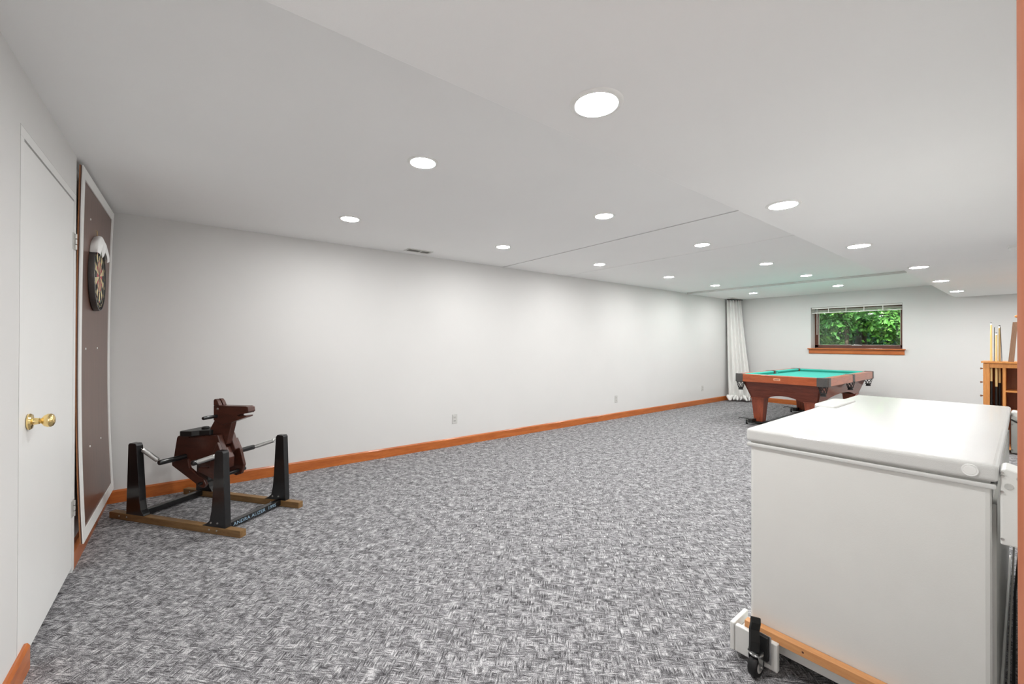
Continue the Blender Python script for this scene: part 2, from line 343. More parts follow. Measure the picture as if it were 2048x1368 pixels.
struct(obj('ground_outside', M().box(XF + .40, 60, -30, 45, .70, 1.02), 'grass'), 'lawn outside the window')
def tree(x, y, h, r, zc, nl, mat, trunk_r, label, ls=.14, low=.25):
    t = thing('leafy_tree', label, 'tree', (x, y, 1.02), 0, 'trees outside the window')
    rnd = random.Random(int(x * 100 + y * 10))
    pts = [(0, 0, -.1)]; px = py = 0
    for k in range(1, 7):
        px += rnd.uniform(-.06, .06); py += rnd.uniform(-.06, .06); pts.append((px, py, h * k / 6 * .85))
    obj('trunk', M().tube(pts, [trunk_r * (1 - .11 * k) for k in range(7)], 10), 'trunk_bark', t, smooth=True)
    w = M()
    for k in range(12):
        a = rnd.uniform(0, 2 * PI); z0 = h * rnd.uniform(.2, .7); l = r * rnd.uniform(.5, .95)
        w.tube([(0, 0, z0), (l * .5 * math.cos(a), l * .5 * math.sin(a), z0 + .25), (l * math.cos(a), l * math.sin(a), z0 + rnd.uniform(.1, .6))], [trunk_r * .3, trunk_r * .2, .01], 5)
    obj('branch', w, 'trunk_bark', t)
    verts = []; faces = []
    clumps = []
    for k in range(46):
        a = rnd.uniform(0, 2 * PI); q = math.sqrt(rnd.random()); z = rnd.uniform(low, 1) * h
        sh = math.sin(PI * min(1, max(0.12, (z / h) * .82 + .12)))
        clumps.append((q * r * sh * math.cos(a), q * r * sh * math.sin(a), z, rnd.uniform(.28, .6)))
    for k in range(nl):
        c = rnd.choice(clumps); v = Vector((rnd.gauss(0, 1), rnd.gauss(0, 1), rnd.gauss(0, .55))); v = v.normalized() * c[3] * rnd.random() ** .4
        p = Vector(c[:3]) + v
        nrm = (v.normalized() + Vector((rnd.uniform(-.7, .7), rnd.uniform(-.7, .7), rnd.uniform(.0, 1.0)))).normalized()
        u = nrm.orthogonal().normalized(); u.rotate(Matrix.Rotation(rnd.uniform(0, 6.3), 3, nrm)); q2 = nrm.cross(u)
        L_ = ls * rnd.uniform(.6, 1.3); i = len(verts)
        verts += [p - u * L_ * .5, p + q2 * L_ * .26 + nrm * .01, p + u * L_ * .5, p - q2 * L_ * .26 + nrm * .01]; faces.append((i, i + 1, i + 2, i + 3))
    me = bpy.data.meshes.new('foliage'); me.from_pydata(verts, [], faces)
    o = obj('foliage', me, mat, t); o['kind'] = 'stuff'
tree(15.3, 3.55, 3.6, 1.5, 0, 9000, 'leaf_mid', .055, 'slender young tree with thin trunk left of the window view', .13, .22)
tree(17.5, 3.70, 5.0, 2.3, 0, 12000, 'leaf_dark', .17, 'thick dark trunked tree in the middle of the window view', .15, .30)
tree(16.2, 2.30, 3.8, 1.7, 0, 9000, 'leaf_light', .07, 'pale green tree right of the window view', .14, .12)
tree(15.6, 4.75, 2.6, 1.2, 0, 8000, 'leaf_light', .04, 'low pale bush-like tree at the left edge of the window view', .12, .05)
tree(22.0, 5.2, 6.0, 3.6, 0, 15000, 'leaf_mid', .16, 'broad mid-green tree furthest behind on the left', .22, .02)
tree(22.5, 2.2, 6.0, 3.6, 0, 15000, 'leaf_dark', .16, 'broad dark green tree furthest behind on the right', .22, .02)
tree(27.5, 4.2, 7.5, 5.0, 0, 15000, 'leaf_mid', .2, 'tall background tree closing the window view', .32, .0)

tree(19.8, 3.1, 2.0, 1.3, 0, 7000, 'leaf_dark', .05, 'low dark shrub at the foot of the far trees on the right', .16, .0)
tree(19.8, 5.4, 2.0, 1.3, 0, 7000, 'leaf_mid', .05, 'low green shrub at the foot of the far trees on the left', .16, .0)

# ------------------------------------------------------------------ ceiling lights
def downlight(x, y, z, label, group):
    t = thing('recessed_light', label, 'ceiling light', (x, y, z), 0, group)
    obj('trim_ring', M().lathe([(.066, -.002), (.070, -.006), (.082, -.005), (.087, -.0005), (.087, 0)], (0, 0, 0), (0, 0, 1), 36), 'trim_white', t, smooth=True)
    obj('lens', M().lathe([(.068, -.003), (.064, -.0055), (.045, -.0075), (.02, -.0085), (0, -.009)], (0, 0, 0), (0, 0, 1), 28), 'lamp_lens', t, smooth=True, label='glowing white lens')
    return t
GX = [1.045, 2.63, 4.19, 5.81, 7.27, 8.83]
ordn = ['nearest', 'second', 'third', 'fourth', 'fifth', 'farthest']
protos = None
def place(x, y, z, label, group):
    global protos
    if protos is None: protos = downlight(x, y, z, label, group); return
    c = copy_tree(protos); c.location = (x, y, z); c['label'] = label; c['group'] = group
for i, x in enumerate(GX):
    zz = H if x < 7.88 else H2
    place(x, 3.53, zz, f'unseen added fill light, {ordn[i]} in the row closest to the long wall', 'recessed lights by the long wall')
    place(x, 2.17, zz, f'unseen added fill light, {ordn[i]} in the middle ceiling row', 'recessed lights in the middle row')
    place(x, .895 if i < 3 else .765, HS, f'unseen added fill light, {ordn[i]} in the lowered ceiling row', 'recessed lights in the lowered ceiling')
for x, y, lb in ((0.02, -.50, 'unseen round fill light added in the entry just behind the viewpoint'), (0.02, -1.10, 'unseen round fill light added at the back of the entry behind the viewpoint')):  # unseen lamps added to brighten the freezer front
    place(x, y, HS, lb, 'added fill lights in the entry')
for i, x in list(enumerate(GX))[3:]:       # unseen fill lamps added past the right edge, continuing the grid
    place(x, -.45, HS, f'unseen added fill light, {ordn[i]} in the lowered ceiling row past the right edge', 'added fill lights past the right edge')
def vent(x, y, z, lx, ly, label):
    t = thing('ceiling_vent', label, 'vent', (x, y, z), 0, 'ceiling registers')
    w = M(); w.box(-lx / 2, lx / 2, -ly / 2, -ly / 2 + .022, -.006, 0); w.box(-lx / 2, lx / 2, ly / 2 - .022, ly / 2, -.006, 0)
    w.box(-lx / 2, -lx / 2 + .022, -ly / 2 + .022, ly / 2 - .022, -.006, 0); w.box(lx / 2 - .022, lx / 2, -ly / 2 + .022, ly / 2 - .022, -.006, 0)
    obj('frame', w, 'vent_metal', t, bevel=.002)
    obj('opening', M().box(-lx / 2 + .022, lx / 2 - .022, -ly / 2 + .022, ly / 2 - .022, -.0012, 0), 'dark_void', t)
    n = 9
    for k in range(n):
        yy = -ly / 2 + .026 + (ly - .052) * (k + .5) / n
        obj('louver', M().hexa([(-lx / 2 + .022, yy - .004, -.0055), (lx / 2 - .022, yy - .004, -.0055), (lx / 2 - .022, yy - .003, -.0055), (-lx / 2 + .022, yy - .003, -.0055)],
            [(-lx / 2 + .022, yy + .001, -.001), (lx / 2 - .022, yy + .001, -.001), (lx / 2 - .022, yy + .002, -.001), (-lx / 2 + .022, yy + .002, -.001)]), 'vent_metal', t)
    obj('mullion', M().box(.01, .024, -ly / 2 + .02, ly / 2 - .02, -.007, -.001), 'vent_metal', t)
vent(2.015, 4.285, H, .30, .14, 'white louvered ceiling register above the near half of the long wall')
vent(9.46, 4.20, H2, .26, .12, 'small ceiling register above the curtain in the far corner')
sd = thing('smoke_detector', 'white round smoke detector on the lowered ceiling by the right edge', 'smoke detector', (5.15, .105, HS))
obj('base', M().lathe([(.065, 0), (.065, -.012), (.06, -.014)], (0, 0, 0), (0, 0, 1), 28), 'trim_white', sd, smooth=True)
obj('cover', M().lathe([(.058, -.013), (.058, -.028), (.050, -.036), (.02, -.04), (0, -.04)], (0, 0, 0), (0, 0, 1), 28), 'trim_white', sd, smooth=True)

# ------------------------------------------------------------------ wall outlets
for x, lb in ((2.60, 'white duplex wall outlet nearest the rocking horse'), (5.72, 'white duplex wall outlet in the middle of the long wall'), (8.57, 'white duplex wall outlet closest to the curtain')):
    t = thing('wall_outlet', lb, 'outlet', (x, wy(x), .333), 0, 'outlets on the long wall')
    obj('plate', M().box(-.036, .036, -.006, 0, -.058, .058), 'outlet_plastic', t, bevel=.003)
    for dz in (-.021, .021):
        rcp = obj('receptacle', M().box(-.017, .017, -.009, -.005, dz - .014, dz + .014), 'outlet_plastic', t, bevel=.003)
        obj('slot', M().box(-.009, -.006, -.0095, -.0085, dz - .004, dz + .007).box(.006, .009, -.0095, -.0085, dz - .004, dz + .006).box(-.002, .002, -.0095, -.0085, dz - .010, dz - .006), 'slot_dark', rcp)

# ------------------------------------------------------------------ warped dart panel, dart board
PY0, PY1, PZ0, PZ1 = 3.335, 4.455, .130, 2.272
def pd_(y, z):                                         # front face distance from x = XL
    zz = (z - 1.15) / 1.05; yy = (y - 3.9) / .56
    return .005 + ((.014 + .004 * yy) if zz > 0 else (.027 + .003 * yy)) * zz * zz
pn = thing('dart_backboard', 'tall warped brown panel with white border leaning on the left wall', 'panel', (XL, PY0, PZ0))
def sheet(y0, y1, z0, z1, o0, o1, ny=10, nz=24, fn=None):
    m_ = M(); g = [[[m_.bm.verts.new((pd_(y0 + (y1 - y0) * i / ny, z0 + (z1 - z0) * j / nz) + off, y0 + (y1 - y0) * i / ny - PY0, z0 + (z1 - z0) * j / nz - PZ0)) for j in range(nz + 1)] for i in range(ny + 1)] for off in (o0, o1)]
    for i in range(ny):
        for j in range(nz):
            for s_ in (0, 1):
                q = g[s_]; m_.bm.faces.new((q[i][j], q[i + 1][j], q[i + 1][j + 1], q[i][j + 1]))
    for i in range(ny):
        for j in (0, nz): m_.bm.faces.new((g[0][i][j], g[0][i + 1][j], g[1][i + 1][j], g[1][i][j]))
    for j in range(nz):
        for i in (0, ny): m_.bm.faces.new((g[0][i][j], g[0][i][j + 1], g[1][i][j + 1], g[1][i][j]))
    return m_
obj('plywood_back', sheet(PY0, PY1, PZ0, PZ1, -.010, -.005), 'ply_edge', pn, smooth=True)
obj('brown_face', sheet(PY0 + .002, PY1 - .002, PZ0 + .002, PZ1 - .002, -.005, 0), 'panel_brown', pn, smooth=True, label='brown wood-grain panel face')
bw = .062
obj('border_strip', sheet(PY0, PY0 + bw, PZ0, PZ1, .0002, .006, 3), 'trim_white', pn, smooth=True)
obj('border_strip', sheet(PY1 - bw, PY1, PZ0, PZ1, .0002, .006, 3), 'trim_white', pn, smooth=True)
obj('border_strip', sheet(PY0 + bw, PY1 - bw, PZ0, PZ0 + bw, .0002, .006, 10, 3), 'trim_white', pn, smooth=True)
obj('border_strip', sheet(PY0 + bw, PY1 - bw, PZ1 - bw, PZ1, .0002, .006, 10, 3), 'trim_white', pn, smooth=True)
for y, z in ((3.62, 2.03), (3.98, 1.99), (3.55, 1.23), (3.95, 1.23), (3.66, .62), (4.05, .60)):
    obj('screw', M().lathe([(.007, 0), (.006, .003), (0, .004)], (pd_(y, z), y - PY0, z - PZ0), (1, 0, 0), 8), 'trim_white', pn)
dby, dbz = 3.80, 1.700; dx0 = pd_(dby, dbz)
db = thing('dart_board', 'round dart board with red, green and cream segments on the brown panel', 'dart board', (XL + dx0, dby, dbz))
obj('cabinet_band', M().lathe([(0, .001), (.226, .001), (.228, .004), (.226, .028), (.218, .029), (.218, .020), (0, .020)], (0, 0, 0), (1, 0, 0), 48), 'board_band', db, smooth=True, label='dark metal band around the board')
w = M()
rings = [0, .007, .016, .099, .107, .162, .170, .216]
order = [0, 1] * 10
for k in range(20):
    a0 = PI / 20 + k * PI / 10; sub = 3
    for r in range(len(rings) - 1):
        if r == 0: mi = 2
        elif r == 1: mi = 3
        elif r == 2: mi = 2 if k % 2 else 1
        elif r == 4: mi = 0 if k % 2 else 1
        elif r in (3, 5): mi = 3 if k % 2 else 2
        else: mi = 0
        for s_ in range(sub):
            b0 = a0 + s_ * PI / 10 / sub; b1 = a0 + (s_ + 1) * PI / 10 / sub
            P_ = lambda rr, an: (.024, rr * math.cos(an), rr * math.sin(an))
            if r == 0: w.face([P_(0, 0), P_(rings[1], b0), P_(rings[1], b1)], mi)
            else: w.face([P_(rings[r], b0), P_(rings[r + 1], b0), P_(rings[r + 1], b1), P_(rings[r], b1)], mi)
fc = obj('segment_face', w, ['sisal_black', 'sisal_cream', 'sisal_red', 'sisal_green'], db, label='red, green, black and cream scoring segments')
w = M()
for rr in (.007, .016, .099, .107, .162, .170): w.tube([(.0245, rr * math.cos(a * PI / 20), rr * math.sin(a * PI / 20)) for a in range(40)], .0008, 4, closed=True)
for k in range(20):
    a0 = PI / 20 + k * PI / 10; w.tube([(.0245, .016 * math.cos(a0), .016 * math.sin(a0)), (.0245, .176 * math.cos(a0), .176 * math.sin(a0))], .0008, 4)
w.tube([(.0245, .197 * math.cos(a * PI / 20), .197 * math.sin(a * PI / 20)) for a in range(40)], .0012, 4, closed=True)
obj('wire_spider', w, 'steel', db)
def text_mesh(name, s, size, depth=.0004):
    cu = bpy.data.curves.new(name, 'FONT'); cu.body = s; cu.size = size; cu.extrude = depth; cu.align_x = 'CENTER'; cu.align_y = 'CENTER'; cu.resolution_u = 2
    tmp = bpy.data.objects.new(name, cu); col.objects.link(tmp); bpy.context.view_layer.update()
    me = bpy.data.meshes.new_from_object(tmp.evaluated_get(bpy.context.evaluated_depsgraph_get()))
    bpy.data.objects.remove(tmp); bpy.data.curves.remove(cu); return me
for k, nn in enumerate([20, 1, 18, 4, 13, 6, 10, 15, 2, 17, 3, 19, 7, 16, 8, 11, 14, 9, 12, 5]):
    a = PI / 2 - k * PI / 10
    o = obj('number', text_mesh('number', str(nn), .026), 'sisal_cream', db); o.location = (.0255, .195 * math.cos(a) * 1, .195 * math.sin(a)); o.rotation_euler = (PI / 2, 0, PI / 2)
# white cloth draped over the top of the board
w = M(); g = []
nu, nv = 32, 14
for i in range(nu + 1):
    f_ = i / nu; a = PI * (.20 + .62 * f_); row = []
    yc, zc_ = math.cos(a), math.sin(a)
    tongue = .085 * math.exp(-((f_ - .52) / .13) ** 2) + .03 * math.exp(-((f_ - .9) / .08) ** 2)
    for j in range(nv + 1):
        t = j / nv
        if t < .4: x_ = .002 + .036 * math.sin(t / .4 * PI / 2); rr = .233 + .012 * math.sin(PI * f_) * math.sin(t / .4 * PI)
        else:
            q_ = (t - .4) / .6; x_ = .038 + .010 * math.sin(q_ * PI) + .004 * math.sin(f_ * 19) * q_; rr = .233 - q_ * (.035 + tongue) 
        rr += .003 * math.sin(f_ * 24 + t * 5)
        row.append(w.bm.verts.new((x_, yc * rr, zc_ * rr + .012 * math.sin(PI * f_))))
    g.append(row)
for i in range(nu):
    for j in range(nv): w.bm.faces.new((g[i][j], g[i + 1][j], g[i + 1][j + 1], g[i][j + 1]))
cl = obj('white_cap', w, 'white_cloth', None, smooth=True); cl.location = (XL + dx0, dby, dbz)
sm = cl.modifiers.new('thick', 'SOLIDIFY'); sm.thickness = .004; sm.offset = 1; ss = cl.modifiers.new('sub', 'SUBSURF'); ss.levels = 1; ss.render_levels = 1
tag(cl, 'crumpled white cloth draped over the top of the dart board', 'cloth')
hk = obj('hook', M().tube([(.0, 0, .30), (.012, 0, .295), (.012, 0, .26), (.008, 0, .235)], .002, 6), 'brass', db)

# ------------------------------------------------------------------ spring rocking horse
hs = thing('spring_horse', 'dark wooden spring rocking horse on a black frame with two lumber runners', 'rocking horse', (-.453, 4.15, 0), math.atan2(-.798, .6025))
NC = .30
for n0, s0 in ((0, 0), (.50, .03)):
    bm_ = obj('runner', M().box(s0, 1.19, n0, n0 + .046, 0, .046), 'lumber', hs, bevel=.003)
    for sx in (.10, .175, .93, .995): obj('screw_head', M().lathe([(.006, 0), (.005, .002), (0, .003)], (sx, n0, .026), (0, -1, 0), 8), 'steel', bm_)
    obj('upright', M().prism([(.165, .046), (.335, .046), (.330, .060), (.308, .085), (.295, .15), (.288, .25), (.262, .535), (.250, .552), (.195, .552), (.182, .540)], XZ, n0 + .002, n0 + .046), 'black_paint', hs, bevel=.003)
    up = obj('upright', M().prism([(1.065, .046), (1.045, .540), (1.035, .552), (.985, .552), (.972, .535), (.955, .25), (.945, .15), (.930, .085), (.900, .060), (.862, .046)], XZ, n0 + .002, n0 + .046), 'black_paint', hs, bevel=.003)
    obj('bolt', M().lathe([(.007, 0), (.006, .004), (0, .005)], (1.0, n0 + .002, .075), (0, -1, 0), 8).lathe([(.007, 0), (.006, .004), (0, .005)], (.945, n0 + .002, .072), (0, -1, 0), 8), 'steel', up)
for s0, s1 in ((.200, .240), (.985, 1.025)):
    cb = obj('cross_beam', M().box(s0, s1, .046, .50, .012, .052), 'black_paint', hs, bevel=.002)
    if s0 > .5:
        tx = obj('lettering', text_mesh('lettering', 'ANDRA AUZER  1995', .034), 'letter_ink', cb, label='hand-painted pale blue lettering and year')
        tx.location = (s1 + .0008, .275, .031); tx.rotation_euler = (PI / 2, 0, PI / 2); tx.scale = (1.12, 1.0, 1.0)
def helix(p0, p1, r, wire, turns):
    p0, p1 = Vector(p0), Vector(p1); ax = (p1 - p0); L_ = ax.length; ax.normalize(); u = ax.orthogonal().normalized(); v = ax.cross(u); n = turns * 8
    return M().tube([p0 + ax * L_ * k / n + (u * math.cos(2 * PI * k / 8) + v * math.sin(2 * PI * k / 8)) * r for k in range(n + 1)], wire, 5)
def spring(a, b2):
    a, b2 = Vector(a), Vector(b2); dd = b2 - a
    sp = obj('spring', helix(a + dd * .10, a + dd * .90, .0135, .0030, 34), 'spring_steel', hs, smooth=True)
    obj('hook', M().tube([a - dd * .01, a + dd * .12], .003, 6).tube([a + dd * .88, b2], .003, 6), 'steel', sp)
    obj('core', M().tube([a + dd * .10, a + dd * .90], .0125, 10), 'spring_steel', sp, smooth=True)
rz_ = .412
ends = {('a', 0): (.395, .055, rz_), ('a', 1): (.42, .545, rz_), ('b', 0): (.705, .055, .432), ('b', 1): (.72, .545, .432)}
for nm in 'ab':
    p0, p1 = Vector(ends[(nm, 0)]), Vector(ends[(nm, 1)]); dd = (p1 - p0).normalized()
    obj('support_rod', M().tube([p0, p0 + dd * .004, p0 + dd * .012, p1 - dd * .012, p1 - dd * .004, p1], [.011, .017, .019, .019, .017, .011], 14), 'black_paint', hs, smooth=True)
    for q, nside in ((0, .002), (1, .545)):
        pe = Vector(ends[(nm, q)]); top = Vector((.252 if nm == 'a' else .972, (.046 if q == 0 else .500) + (.004 if q == 0 else .004), .515))
        top = Vector((.268 if nm == 'a' else .962, .030 if q == 0 else .520, .512)); spring(top, pe + (p1 - p0).normalized() * (.02 if q == 0 else -.02) + Vector((-.018 if nm == 'a' else .018, 0, .004)))
# body planks
hz = lambda pts: pts
body = [(.300, .385), (.285, .40), (.315, .545), (.325, .560), (.345, .566), (.425, .566), (.44, .555), (.70, .590), (.712, .588), (.760, .47), (.700, .40), (.42, .36)]
obj('body_plank', M().prism(body, XZ, NC - .0625, NC - .022), 'mahogany', hs, bevel=.005)
obj('body_plank', M().prism([(u + .02, v) for u, v in body], XZ, NC + .022, NC + .0625), 'mahogany', hs, bevel=.005)
obj('body_core', M().prism([(.36, .40), (.36, .55), (.60, .575), (.735, .49), (.775, .42), (.770, .345), (.70, .32), (.45, .37)], XZ, NC - .0215, NC + .0215), 'mahogany', hs, bevel=.003)
# hind legs and shoulder plates
hind = [(.292, .400), (.300, .340), (.575, .205), (.610, .200), (.632, .225), (.610, .262), (.575, .275), (.47, .335), (.455, .400)]
for n0, n1 in ((NC - .085, NC - .063), (NC + .063, NC + .085)):
    hl = obj('hind_leg', M().prism(hind, XZ, n0, n1), 'mahogany', hs, bevel=.004)
    fr_ = obj('front_leg', M().prism([(.690, .46), (.735, .545), (.780, .46), (.815, .345), (.790, .275), (.740, .258), (.56, .315), (.56, .345), (.66, .355)], XZ, n0, n1), 'mahogany', hs, bevel=.004)
obj('foot_peg', M().tube([(.595, NC - .12, .235), (.595, NC + .12, .235)], .011, 12), 'black_paint', hs, smooth=True)
obj('foot_peg', M().tube([(.765, NC - .12, .300), (.765, NC + .12, .300)], .013, 12), 'black_paint', hs, smooth=True)
# neck, head, ears
obj('neck', M().prism([(.555, .572), (.640, .700), (.640, .74), (.760, .74), (.795, .68), (.748, .515), (.735, .512), (.70, .590)], XZ, NC - .021, NC + .021), 'mahogany', hs, bevel=.003)
head = [(.632, .690), (.632, .800), (.690, .800), (.93, .806), (.952, .80), (.958, .768), (.945, .756), (.862, .742), (.850, .734), (.868, .731), (.938, .738), (.936, .727), (.80, .682), (.72, .660)]
obj('head', M().prism(head, XZ, NC - .030, NC + .030), 'mahogany', hs, bevel=.003)
for n0, n1 in ((NC - .031, NC - .004), (NC + .004, NC + .031)):
    obj('ear', M().prism([(.632, .80), (.632, .838), (.640, .848), (.655, .848), (.672, .832), (.690, .80)], XZ, n0, n1), 'mahogany', hs, bevel=.004)
for sg in (-1, 1):
    ey = obj('eye', M().lathe([(.0085, 0), (.007, .004), (.003, .005), (0, .005)], (.672, NC + sg * .030, .776), (0, sg, 0), 14), 'steel', hs, label='round bolt-head eye')
obj('handle', M().tube([(.662, NC - .135, .722), (.662, NC - .130, .722), (.662, NC + .130, .722), (.662, NC + .135, .722)], [.010, .0125, .0125, .010], 14), 'black_paint', hs, smooth=True)
obj('saddle', M().prism([(.375, -.085), (.395, -.095), (.50, -.095), (.535, -.06), (.62, -.045), (.62, .045), (.535, .06), (.50, .095), (.395, .095), (.375, .085)], lambda u, v, t: (u, NC + v, t + .05 * (u - .375)), .566, .606), 'black_plastic', hs, bevel=.006)
obj('saddle_knob', M().lathe([(.026, .60), (.026, .618), (.020, .624), (0, .624)], (.52, NC, .008), (0, 0, 1), 16), 'black_plastic', hs, smooth=True)
obj('saddle_block', M().box(.38, .56, NC - .05, NC + .05, .556, .578), 'mahogany', hs)

# ------------------------------------------------------------------ casters
def caster(parent, loc, rz, r=.038, wd_=.022, lever=True, plate_h=.02, name='caster', hub='outlet_plastic', lever_up=True):
    c = bpy.data.objects.new(name, None); col.objects.link(c); c.parent = parent; c.location = loc; c.rotation_euler = (0, 0, rz)
    wl = obj('wheel', M().lathe([(r * .55, -wd_ / 2), (r * .9, -wd_ / 2), (r, -wd_ / 2 + .005), (r, wd_ / 2 - .005), (r * .9, wd_ / 2), (r * .55, wd_ / 2)], (0, 0, r), (0, 1, 0), 28), 'rubber', c, smooth=True)
    obj('hub', M().lathe([(0, -wd_ / 2 - .001), (r * .55, -wd_ / 2 - .001), (r * .58, -wd_ / 2 + .003), (r * .58, wd_ / 2 - .003), (r * .55, wd_ / 2 + .001), (0, wd_ / 2 + .001)], (0, 0, r), (0, 1, 0), 20), hub, c, smooth=True)
    f = M()
    for sg in (-1, 1):
        f.prism([(-.010, r - .010), (.010, r - .010), (.022, r * 2 + .006), (-.022, r * 2 + .006)], XZ, sg * (wd_ / 2 + .003) - .001, sg * (wd_ / 2 + .003) + .001)
    f.lathe([(0, 0), (.026, 0), (.026, .005), (.022, .008), (.026, .010), (.026, .013), (0, .013)], (0, 0, 2 * r + .004), (0, 0, 1), 20)
    obj('fork', f, 'steel', c)
    obj('axle_nut', M().tube([(0, -wd_ / 2 - .010, r), (0, wd_ / 2 + .010, r)], .005, 6), 'steel', c)
    return c

# ------------------------------------------------------------------ chest freezer
fz = thing('chest_freezer', 'large white chest freezer on a caster dolly at the lower right', 'freezer', (1.800, .748, 0), math.radians(1.0))
FW, FL, FT = .672, 1.80, .925
# local: x along the length, y from 0 (left) to -FW (right)
obj('body', M().box(.012, FL - .012, -FW + .014, -.012, .100, .868), 'appliance_side', fz, bevel=.012)
obj('gasket', M().box(.014, FL - .014, -FW + .016, -.014, .868, .874), 'appliance_grey', fz)
obj('rim', M().box(.002, FL - .002, -FW + .004, -.002, .853, .868), 'appliance_white', fz, bevel=.005, bseg=3)
lid = obj('lid', M().box(0, FL, -FW, 0, .874, FT), 'appliance_white', fz, bevel=.012, bseg=4)
obj('lid_handle', M().prism([(.93, -.075), (.945, -.085), (1.335, -.085), (1.35, -.075), (1.33, .012), (1.30, .024), (.98, .024), (.95, .012)], XY, FT - .030, FT + .012), 'appliance_white', lid, bevel=.009, bseg=3)
obj('screw_cover', M().lathe([(0, .0035), (.012, .0035), (.013, .002), (.017, .003), (.018, 0)], (0, -FW + .055, .900), (-1, 0, 0), 24), 'trim_white', lid, smooth=True)
for hx in (.012, FL - .20):
    hg = obj('hinge_cover', M().prism([(.70, -FW - .002), (.912, -FW - .002), (.918, -FW - .012), (.905, -FW - .055), (.855, -FW - .075), (.70, -FW - .075)], lambda u, v, t: (t, v, u), hx, hx + .10), 'appliance_side', fz, bevel=.004)
    obj('screw_cap', M().lathe([(0, .0025), (.008, .0025), (.009, 0)], (hx, -FW - .040, .893), (-1, 0, 0), 14).lathe([(0, .0025), (.008, .0025), (.009, 0)], (hx, -FW - .018, .868), (-1, 0, 0), 14), 'appliance_grey', hg)
    w = M()
    for zz in (.904, .895, .850, .716): w.lathe([(0, .004), (.003, .004), (.004, 0)], (hx, -FW - .006, zz), (-1, 0, 0), 8)
    obj('screw', w, 'steel', hg)
    obj('cable_slot', M().box(hx - .0008, hx + .001, -FW - .050, -FW - .036, .832, .836), 'dark_void', hg)
obj('back_panel', M().box(.05, FL - .05, -FW + .006, -FW + .015, .13, .80), 'appliance_grey', fz)
# dolly
obj('wood_strip', M().box(-.022, .010, -FW + .03, -.004, .118, .152), 'pine', fz, bevel=.002, label='pale pine strip screwed across the freezer end')
obj('knot', M().lathe([(.004, 0), (0, .001)], (-.022, -.045, .138), (-1, 0, 0), 8).lathe([(.004, 0), (0, .001)], (-.022, -.205, .136), (-1, 0, 0), 8), 'frame_brown', fz)
for yy, side in ((.042, 1), (-FW + .128, -1)):
    obj('dolly_board', M().box(-.045, -.022, yy - .172, yy - .018, .022, .128), 'appliance_side', fz, bevel=.004)
    obj('dolly_block', M().box(-.048, .09, yy - .017, yy, .022, .134), 'appliance_side', fz, bevel=.004)
obj('dolly_side', M().box(.0, FL, -.030, .025, .030, .098), 'appliance_side', fz, bevel=.003)
obj('dolly_side', M().box(.0, FL, -FW, -FW + .05, .030, .098), 'appliance_side', fz, bevel=.003)
obj('base_skirt', M().box(.03, FL - .03, -FW + .05, -.03, .055, .112), 'appliance_side', fz)
def fcaster(x, y, rz):
    c = caster(fz, (x, y, 0), rz, .040, .030)
    obj('bracket', M().box(.018, .028, -.034, .030, .060, .150).box(-.02, .022, -.022, .022, .092, .098), 'black_plastic', c, bevel=.002)
    obj('bracket_plate', M().box(.028, .031, -.042, .038, .05, .155), 'steel', c)
    lv = obj('brake_lever', M().prism([(-.030, .104), (-.022, .100), (-.012, .130), (.004, .170), (.006, .196), (.012, .214), (.004, .216), (-.004, .198), (-.006, .172), (-.022, .136)], XZ, -.019, .019), 'black_plastic', c, bevel=.002, label='black foot brake lever'); Rm = Matrix.Rotation(math.radians(52) - rz, 4, 'Z') @ Matrix.Rotation(math.radians(14), 4, 'X'); pv = Vector((-.02, 0, .11)); lv.matrix_local = Matrix.Translation(pv) @ Rm @ Matrix.Translation(-pv)
    return c
fcaster(-.085, -.070, math.radians(-3)); fcaster(-.085, -FW + .06, math.radians(10))
for yy in (-.1, -FW + .1): caster(fz, (FL - .05, yy, 0), math.radians(20), .024, .022)
pc = obj('power_cord', M().tube([(1.5, .052, .905), (1.48, .040, .90), (1.45, .030, .86), (1.42, .020, .80), (1.40, .025, .4), (1.36, .040, .006), (1.2, .02, .006)], .0035, 8), 'black_plastic')
cd = obj('freezer_cord', M().tube([(FL - .25, -FW - .005, .88), (FL - .3, -FW - .03, .87), (FL - .36, -FW - .055, .80), (FL - .5, -FW - .04, .45), (FL - .8, -FW - .02, .20), (.3, -FW - .022, .10), (.12, -FW - .018, .09)], .004, 8), 'black_plastic', fz, smooth=True)
bpy.data.objects.remove(pc)
obj('drain_hose', M().tube([(.72, -FW - .03, .68), (.55, -FW - .022, .55), (.30, -FW - .015, .32), (.10, -FW - .012, .11), (.02, -FW - .012, .07)], .0025, 8), 'cord_grey', fz, smooth=True)
rp_ = M()
rp_.lathe([(0, 0)] + [(.030 + (.004 if k % 2 else 0), .004 + k * .008) for k in range(28)] + [(0, .23)], (0, 0, 0), (0, 0, 1), 16)
vb = obj('ribbed_canister', rp_, 'outlet_plastic', None, smooth=True); vb.location = (2.72, .005, .0)
vb.scale = (1, 1, 2.4); tag(vb, 'narrow white ribbed canister on the carpet behind the freezer', 'canister')

